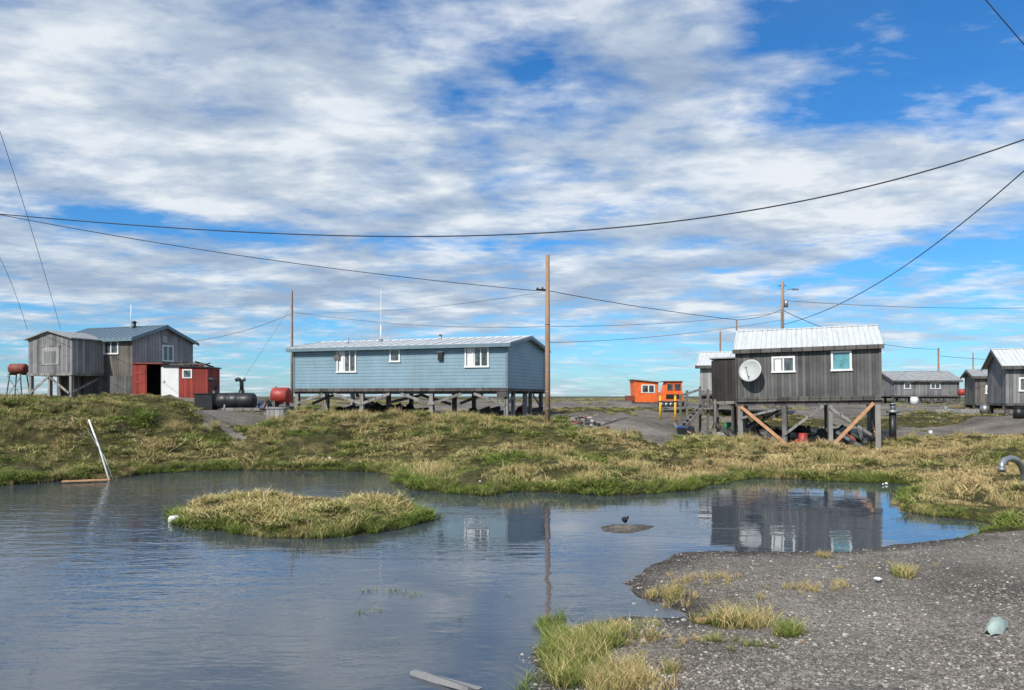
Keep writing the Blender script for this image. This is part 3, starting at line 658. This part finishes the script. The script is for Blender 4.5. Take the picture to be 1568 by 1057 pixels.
c=XZ(430,606,44); q=MB(); q.lathe((c.x-.5,c.y,c.z),(c.x+1,c.y-.2,c.z),[(0,.3),(.06,.44),(.12,.48),(1.0,.48),(1.05,.42),(1.08,.2)],'redtank',20)
for dx in (-.3,.35): q.beam((c.x+dx,c.y-.4,c.z-.5),(c.x+dx,c.y+.4,c.z-.5),.12,.4,'timber')
q.box((c.x-.6,c.y-.5,h1(c.x,c.y)-.2),(c.x+.65,c.y+.5,c.z-.65),'dark_timber')
q.cyl((c.x-.3,c.y,c.z+.45),(c.x-.3,c.y,c.z+.6),.05,.05,'steel'); q.build('red_fuel_tank')
p=XZ(425,633,39); z=2.05; q=MB(); q.box((p.x-.5,p.y-.3,z-.9),(p.x+.4,p.y+.4,z+.3),'light_boards'); q.box((p.x-.55,p.y-.35,z+.3),(p.x+.45,p.y+.45,z+.36),'grey_roof'); q.build('wooden_box')
q=MB()
for px,py,mt in ((398,608,'bluep'),(405,610,'steel'),(390,612,'black'),(410,606,'black'),(385,618,'rust'),(400,616,'black'),(395,604,'steel')):
    p=XZ(px,py,46); q.rock((p.x,p.y,h1(p.x,p.y)+.3),.36,mt,.9)
p=XZ(365,628,41); z=h1(p.x,p.y); q.box((p.x-.9,p.y-.1,z),(p.x+1.2,p.y+.3,z+.15),'timber')
for k in range(16):
    p=XZ(random.uniform(310,412),620,random.uniform(41,46)); z=h1(p.x,p.y); q.beam((p.x,p.y,z+.1),(p.x+random.uniform(-1,1),p.y+.2,z+random.uniform(.1,.5)),.08,.12,random.choice(['timber','dark_timber','black','steel','rust']))
q.build('yard_scrap')

# ---- distant houses
def simple(name,px,Y,ang,L,W,zf,hw,hr,wall,roof,wins=(),st=4,fascia='dark_timber'):
    p=XZ(px,600,Y); h=House(name,p.x,p.y,ang,L,W,zf,hw,hr); h.walls(wall); h.roof(roof,fascia,.3,.3,.08,1.0)
    for w in wins: h.win(*w)
    h.stilts(st,(.3,W-.3),'dark_timber',.12,True); return h
h=simple('distant_grey_house',1369,92,math.radians(-3),7.9,6.5,3.1,1.9,3.0,'grey_boards','grey_roof',[(1.2,2.0,3.9,4.7,0),(4.4,5.6,3.9,4.7,1)],6)
h=simple('distant_brown_house',1493,66,A20,2.6,4,2.35,2.45,3.0,'brown_boards','grey_roof',[(.8,1.6,3.2,4.0,0)],3)
h=simple('distant_white_roof_house',1540,47,A20,7,4.4,2.55,2.45,3.5,'grey_boards','white_metal',[(.7,1.5,3.3,4.2,0),(3,4,3.3,4.2,1)],4)
h=simple('background_house',1072,52,A20,5,5,3.2,2.0,2.95,'light_boards','white_metal',[(1.1,1.9,4.0,4.8,0)],3)
q=MB(); c=XZ(1519,596,60); dv=Vector((-.3,-1,.35)).normalized(); q.lathe(c,c+dv,[(0,.03),(.03,.25),(.1,.42),(.12,.42),(.05,.25)],'dish',20); q.cyl((c.x,c.y+.05,h1(c.x,c.y)),(c.x,c.y+.05,c.z),.04,.04,'steel'); q.build('satellite_dish')
c=XZ(1475,601,80); q=MB(); q.lathe((c.x-.5,c.y,c.z),(c.x+1,c.y,c.z),[(0,.15),(.08,.38),(1.0,.38),(1.08,.15)],'redtank',14)
for dx in (-.35,.35): q.beam((c.x+dx,c.y,c.z-.3),(c.x+dx*1.2,c.y,1.9),.08,.08,'dark_timber')
q.build('elevated_fuel_tank')
q=MB()
for px,py,Y,mt,r in ((1508,629,50,'steel',.3),(1560,626,44,'black',.3),(1446,628,60,'light_boards',.3),(1425,655,41,'white_paint',.1),(1115,632,44,'green',.25),(1098,640,43,'yellow',.2),(1050,655,41,'orange',.15),(1060,655,41,'yellow',.15),(1400,622,80,'white_paint',.4)):
    p=XZ(px,py,Y); z=h1(p.x,p.y); q.cyl((p.x,p.y,z),(p.x,p.y,z+r*2),r,r*.95,mt,14); q.cyl((p.x,p.y,z+r*2),(p.x,p.y,z+r*2.1),r*1.06,r*1.02,mt,14)
q.build('yard_drums')
q=MB(); a=XZ(1433,630,58); q.box((a.x,a.y,h1(a.x,a.y)-.1),(a.x+3.6,a.y+.3,h1(a.x,a.y)+.3),'light_boards'); q.build('stacked_timber')

# ---- orange shed and machine
def Bx(q,px0,px1,py0,py1,Y,dep,m):
    a=XZ(px0,py0,Y); b_=XZ(px1,py1,Y); q.box((a.x,a.y,b_.z),(b_.x,a.y+dep,a.z),m)
Yv=60; E=empty('orange_shed'); q=MB()
a=XZ(971,582,Yv); b_=XZ(1008,616,Yv)
q.prism([(a.x+.1,Yv,b_.z),(b_.x,Yv,b_.z),(b_.x,Yv,a.z-.2),(a.x,Yv,a.z)],(0,2.2,0),'orange'); q.build('walls',E)
q=MB(); q.prism([(a.x-.15,Yv-.15,a.z+.01),(b_.x+.15,Yv-.15,a.z-.21),(b_.x+.15,Yv-.15,a.z-.14),(a.x-.15,Yv-.15,a.z+.08)],(0,2.5,0),'grey_roof'); q.build('roof',E)
q=MB(); Bx(q,982,1003,589,602,Yv-.03,.025,'white_paint'); Bx(q,984,992,590.5,600.5,Yv-.05,.015,'glass'); Bx(q,994,1001,590.5,600.5,Yv-.05,.015,'glass'); q.build('window',E)
q=MB(); Bx(q,968,1010,616,618.5,Yv-.1,.2,'dark_timber'); Bx(q,960,971,606,614,Yv+.3,1.2,'rust'); q.build('skid',E)
E=empty('orange_tracked_vehicle'); Yv=54; q=MB(); Bx(q,1012,1046,601,614,Yv,1.6,'orange')
a=XZ(1017,585,Yv); b_=XZ(1045,600.9,Yv); q.prism([(a.x,Yv+.1,b_.z),(b_.x,Yv+.1,b_.z),(b_.x,Yv+.1,a.z),(a.x+.25,Yv+.1,a.z)],(0,1.4,0),'orange'); Bx(q,1018,1046,583.5,584.9,Yv,1.6,'rust'); q.build('body',E)
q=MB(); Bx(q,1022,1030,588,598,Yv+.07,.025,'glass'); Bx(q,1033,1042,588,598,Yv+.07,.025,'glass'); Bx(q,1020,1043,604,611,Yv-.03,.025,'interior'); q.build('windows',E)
q=MB(); Bx(q,1009,1048,615,623,Yv-.15,.45,'black'); Bx(q,1009,1048,615,623,Yv+1.3,.45,'black')
for px in range(1013,1048,7):
    p=XZ(px,619.5,Yv); q.cyl((p.x,Yv-.2,p.z),(p.x,Yv-.1,p.z),.15,.15,'steel')
q.build('tracks',E)
for px,Yp in ((1011,50),(1034,49)):
    p=XZ(px,600,Yp); z=h1(p.x,p.y); q=MB(); q.cyl((p.x,p.y,z-.1),(p.x,p.y,3.0),.08,.08,'yellow'); q.lathe((p.x,p.y,3.0),(p.x,p.y,4),[(0,.08),(.05,.06),(.08,.02)],'yellow'); q.cyl((p.x,p.y,2.6),(p.x,p.y,2.7),.083,.083,'black'); q.build('yellow_bollard')
q=MB()
for k in range(60):
    p=XZ(random.gauss(890,20),630,random.uniform(39.5,43)); z=h1(p.x,p.y); q.rock((p.x,p.y,z+.03),random.uniform(.05,.2),random.choice(['rock','dark_timber','light_boards','black','rust']),.5)
for k in range(12):
    p=XZ(random.uniform(850,925),630,random.uniform(40,44)); z=h1(p.x,p.y); q.beam((p.x,p.y,z+.1),(p.x+random.uniform(-1,1),p.y,z+.25),.08,.08,random.choice(['timber','dark_timber']))
q.build('rubble_pile')

# ------------------------------------------------------------------ poles and wires
def pole(px,ytop,Y,r=.13,lean=0,arm=None,name='utility_pole'):
    t=XZ(px,ytop,Y); zb=h1(t.x,t.y)-.4; q=MB(); L=t.z-zb
    q.lathe((t.x-lean,t.y,zb),t,[(0,r*1.15),(L*.5,r),(L-.05,r*.8),(L,r*.6)],'pole_wood',12)
    if arm=='main':
        z=XZ(px,444,Y).z; q.beam((t.x-.5,t.y,z),(t.x-.02,t.y,z),.09,.1,'black'); q.cyl((t.x-.5,t.y,z-.02),(t.x-.5,t.y,z+.1),.06,.05,'black'); q.cyl((t.x-.25,t.y-.05,z-.05),(t.x-.25,t.y-.05,z+.12),.05,.04,'black')
        for zz in (2.4,3.2,4.2,6.5): q.cyl((t.x,t.y,zz),(t.x,t.y,zz+.03),r*1.12,r*1.12,'steel',12)
    if arm=='lamp':
        q.tube([(t.x,t.y,t.z-.9),(t.x+.5,t.y,t.z-.65),(t.x+1.0,t.y,t.z-.6)],.035,'steel'); q.box((t.x+.85,t.y-.12,t.z-.72),(t.x+1.3,t.y+.12,t.z-.6),'steel')
        q.cyl((t.x+.3,t.y,t.z-2.1),(t.x+.3,t.y,t.z-1.5),.16,.16,'steel'); q.beam((t.x-.3,t.y,t.z-.35),(t.x+.3,t.y,t.z-.35),.06,.08,'dark_timber')
    q.build(name)
pole(838.5,390,36,.12,arm='main'); pole(447,445,62,.11); pole(1198,431,60,.14,arm='lamp'); pole(1103,507,90,.12); pole(1437,533,110,.13); pole(1128,490,47,.05); pole(1490,540,130,.12)
pole(-60,318,30,.14); 
q=MB(); q.lathe((15.4,18,h1(15.4,18)-.4),(15.4,18,11.4),[(0,.16),(10,.12)],'pole_wood',12); q.build('utility_pole')
def wire(pts,r,deg=2):
    a=np.array(pts,float); deg=min(deg,len(a)-1)
    c=np.polyfit(a[:,0],a[:,1],deg); di=np.polyfit([a[0,0],a[-1,0]],[1/a[0,2],1/a[-1,2]],1)
    q=MB(); P=[]
    for px in np.linspace(a[0,0],a[-1,0],48): P.append(XZ(px,np.polyval(c,px),1/np.polyval(di,px)))
    q.tube(P,r,'wire',6); q.build('overhead_wire')
wire([(-60,322,30),(0,329,30),(300,351,27),(640,362,25),(860,355,23),(1100,331,21),(1400,268,19.5),(1568,212,18.6),(1750,140,18)],.02,3)
wire([(-60,318,30),(0,329,30),(220,366,31),(450,404,33),(640,429,34),(822,444,36)],.016,2)
wire([(838,445,36),(980,470,40),(1128,490,47)],.018,2)
wire([(1128,490,47),(1165,485,52),(1198,474,60)],.018,2)
wire([(1200,497,60),(1300,459,40),(1400,397,29),(1568,262,21),(1750,100,18)],.02,3)
wire([(449,478,62),(640,498,50),(836,500,40)],.012,2); wire([(449,480,62),(640,472,48),(836,446,36)],.009,2)
wire([(838,500,36),(1000,496,45),(1198,478,60)],.012,2); wire([(838,525,36),(1000,516,45),(1198,490,60)],.012,2)
wire([(1198,460,60),(1380,470,60),(1700,468,60)],.018,2); wire([(1198,475,60),(1300,515,80),(1437,535,110)],.025,2)
wire([(-40,90,26),(0,195,30),(38,325,40),(93,503,52)],.012,2); wire([(-60,330,32),(0,395,36),(42,505,50)],.012,2)
wire([(298,522,56),(380,505,58),(447,480,62)],.016,2); wire([(447,470,62),(395,540,58),(365,596,50)],.008,1)
wire([(1485,-30,20),(1568,72,20),(1640,150,20)],.014,1); wire([(1437,545,110),(1500,550,120),(1700,545,130)],.03,2)

# ------------------------------------------------------------------ small shore items
q=MB(); q.tube([XZ(167,735,26.3),XZ(152,686,27),XZ(136,643,27.3)],.03,'white_paint'); q.build('leaning_stake')
q=MB(); q.tube([XZ(112,674,27.5),XZ(135,660,27),XZ(160,700,26.6),XZ(175,740,26)],.01,'steel'); q.build('guy_cable')
a=G(103,735,.08); b_=G(176,732,.1); q=MB(); q.beam((a[0],a[1]-.3,.06),(b_[0],b_[1]-.3,.08),.14,.05,'new_timber'); q.build('plank')
a=G(632,1032); b_=G(735,1066); q=MB(); q.beam((a[0],a[1],.01),(b_[0],b_[1],.05),.08,.05,'light_boards'); q.build('floating_plank')
a=G(274,799); q=MB(); q.lathe((a[0]-.17,a[1]-.15,.06),(a[0]+.2,a[1]-.1,.09),[(0,.07),(.03,.1),(.2,.1),(.26,.04),(.32,.035)],'white_paint',12); q.build('plastic_jug')
a=G(957,803); q=MB(); q.rock((a[0],a[1],.1),.07,'black',.9); q.rock((a[0]+.06,a[1],.16),.035,'black',.9); q.build('dark_stone')
q=MB()
for px,py in ((735,752),(590,722),(1357,741),(1352,742),(1228,700),(1155,725),(905,738),(300,780),(1345,910),(505,715)):
    a=G(px,py-2,.08); z=max(h1(*a),0.0); q.rock((a[0],a[1],z+.05),random.uniform(.03,.06),'white_paint',.5)
q.build('litter')
q=MB(); a=G(1080,951,.05)
q.beam((a[0]-.12,a[1],h1(*a)+.04),(a[0]+.14,a[1]+.03,h1(*a)+.05),.1,.04,'new_timber'); q.build('brick_fragment')
c=G(1521,966,.45); z=h1(*c); q=MB(); vs=[];fs=[]
for i in range(11):
    for j in range(7):
        u=i/10;v=j/6; wd=.03+.085*math.sin(min(1,.1+u)*2.4)
        vs.append((c[0]-.18+u*.36+.03*math.sin(v*5)*u,c[1]-.18+u*.3+(v-.5)*wd*2,z+.02+.13*math.sin(v*3.1)*math.sin(.3+u*2.4)+.012*math.sin(v*14+u*9)))
for i in range(10):
    for j in range(6): fs.append((i*7+j,(i+1)*7+j,(i+1)*7+j+1,i*7+j+1))
q.add(vs,fs,'pale',True); q.build('torn_plastic_panel')
Yp=20.5
q=MB(); q.tube([XZ(1534,721,Yp-.2),XZ(1534,712,Yp-.15),XZ(1538,705,Yp-.1),XZ(1547,702,Yp),XZ(1557,705,Yp+.1),XZ(1564,714,Yp+.2),XZ(1568,728,Yp+.3),XZ(1568,760,Yp+.3)],.085,'steel',14); q.lathe(XZ(1534,722,Yp-.2),XZ(1534,712,Yp-.15),[(0,.1),(.05,.11),(.09,.1)],'steel',14); q.build('bent_drain_pipe')
q=MB()
for k in range(26):
    a=G(random.uniform(965,1300),random.uniform(845,1050),.15); z=h1(*a)
    if z>-.03: q.rock((a[0],a[1],z+.01),random.uniform(.015,.035),'rock',.6)
q.build('stones')

# ------------------------------------------------------------------ world
SUN_AZ=math.atan2(-.55,-.83); SUN_EL=math.radians(42)
w=bpy.data.worlds.new('World'); scene.world=w; w.use_nodes=True; nt=w.node_tree; bg=nt.nodes['Background']
sky=nt.nodes.new('ShaderNodeTexSky'); sky.sky_type='NISHITA'; sky.sun_disc=False; sky.sun_elevation=SUN_EL; sky.sun_rotation=SUN_AZ%(2*math.pi)
sky.air_density=1.0; sky.dust_density=.3; sky.ozone_density=2.5
STR=.1
d=nt.nodes.new('ShaderNodeTexCoord').outputs['Generated']; s=nt.nodes.new('ShaderNodeSeparateXYZ'); nt.links.new(d,s.inputs[0]); X,Y_,Z_=s.outputs
zc=mth(nt,'ADD',mth(nt,'MAXIMUM',Z_,0.0),.1)
cmb=nt.nodes.new('ShaderNodeCombineXYZ'); nt.links.new(mth(nt,'DIVIDE',X,zc),cmb.inputs[0]); nt.links.new(mth(nt,'DIVIDE',Y_,zc),cmb.inputs[1])
def cn_(scale,detail,rough,loc,sc,rz,dist=.3):
    mp=nt.nodes.new('ShaderNodeMapping'); mp.inputs['Location'].default_value=loc; mp.inputs['Scale'].default_value=sc; mp.inputs['Rotation'].default_value=(0,0,rz)
    nt.links.new(cmb.outputs[0],mp.inputs[0]); n=nt.nodes.new('ShaderNodeTexNoise'); n.inputs['Scale'].default_value=scale; n.inputs['Detail'].default_value=detail; n.inputs['Roughness'].default_value=rough; n.inputs['Distortion'].default_value=dist
    nt.links.new(mp.outputs[0],n.inputs['Vector']); return n.outputs[0]
big=cn_(1.1,3,.5,(3,1,0),(1,1,1),.4,.1); fine=cn_(3.0,9,.55,(7,2,0),(1,1.15,1),.35,.2); ripple=cn_(12,5,.58,(1,4,0),(.8,1.5,1),.5,.2)
el=mth(nt,'ARCSINE',Z_); az=mth(nt,'ARCTAN2',X,Y_)
def patch(px,py,sx,sy,wt):
    dx,dz=(px-CX)/F,(HZ-py)/F; a0=math.atan2(dx,1); e0=math.atan2(dz,math.hypot(dx,1)); sa=sx/F*math.cos(a0)**2; se=sy/F
    u=mth(nt,'MULTIPLY_ADD',az,1/sa,-a0/sa); v=mth(nt,'MULTIPLY_ADD',el,1/se,-e0/se)
    r2=mth(nt,'MULTIPLY_ADD',u,u,mth(nt,'MULTIPLY',v,v))
    return mth(nt,'MULTIPLY',mth(nt,'EXPONENT',mth(nt,'MULTIPLY',r2,-1.0)),wt)
dens=mth(nt,'ADD',mth(nt,'MULTIPLY',big,.45),mth(nt,'ADD',mth(nt,'MULTIPLY',fine,.62),mth(nt,'MULTIPLY',ripple,.17)))
for p in ((1340,110,240,85,-.2),(1540,90,120,90,-.16),(1250,20,160,45,-.1),(780,120,180,65,-.1),(180,335,170,20,-.12),(700,375,330,16,-.14),(1000,385,200,13,-.08),(1450,395,230,42,-.22),
          (1010,110,130,110,.12),(1200,295,500,65,.13),(350,280,500,50,.1),(250,50,380,90,.1),(500,435,650,45,.1),(1240,392,140,18,.12),(780,560,1500,48,-.12),(700,220,600,45,.08)):
    dens=mth(nt,'ADD',dens,patch(*p))
dens=mth(nt,'SUBTRACT',dens,.065)
alpha=ramp(nt,dens,[(.41,0.03),(.51,.5),(.6,.88),(.74,1)])
shade=mth(nt,'ADD',mth(nt,'MULTIPLY',cn_(1.9,7,.56,(2,9,0),(1,1.3,1),.4,.15),.65),mth(nt,'MULTIPLY',fine,.35))
shade=mth(nt,'ADD',shade,mth(nt,'MULTIPLY_ADD',ripple,.1,-.05))
shade=mth(nt,'ADD',shade,patch(500,430,700,60,-.05)); shade=mth(nt,'ADD',shade,patch(1200,290,450,60,.06))
K=1/STR
cc=ramp(nt,shade,[(.39,(.36,.45,.59)),(.5,(.53,.62,.73)),(.6,(.82,.87,.92))])
vm=nt.nodes.new('ShaderNodeVectorMath'); vm.operation='SCALE'; nt.links.new(cc,vm.inputs[0]); vm.inputs['Scale'].default_value=K
tint=ramp(nt,Z_,[(0,(.55,.93,1.3)),(.12,(.42,.98,1.45)),(.4,(.25,.92,1.5))])
skyc=mixc(nt,1.0,sky.outputs[0],tint,'MULTIPLY')
fin=mixc(nt,alpha,skyc,vm.outputs[0])
nt.links.new(fin,bg.inputs[0]); bg.inputs[1].default_value=STR
sl=bpy.data.lights.new('sun','SUN'); sl.energy=4.7; sl.angle=math.radians(.6); sl.color=(1,.95,.87); so=bpy.data.objects.new('sun',sl); COL.objects.link(so)
dv=Vector((.55,.83,0)).normalized()*math.cos(SUN_EL)-Vector((0,0,math.sin(SUN_EL))); so.rotation_euler=dv.to_track_quat('-Z','Y').to_euler(); so.location=(0,0,30)

cam=bpy.data.cameras.new('camera'); cam.sensor_width=36; cam.lens=36*F/1568; cam.shift_y=(HZ-528.5)/1568; cam.clip_end=9000; cam.clip_start=.1
co=bpy.data.objects.new('camera',cam); COL.objects.link(co); co.location=(0,0,CZ); co.rotation_euler=(math.radians(90),0,0); scene.camera=co
scene.view_settings.view_transform='Standard'; scene.view_settings.look='None'; scene.view_settings.exposure=0
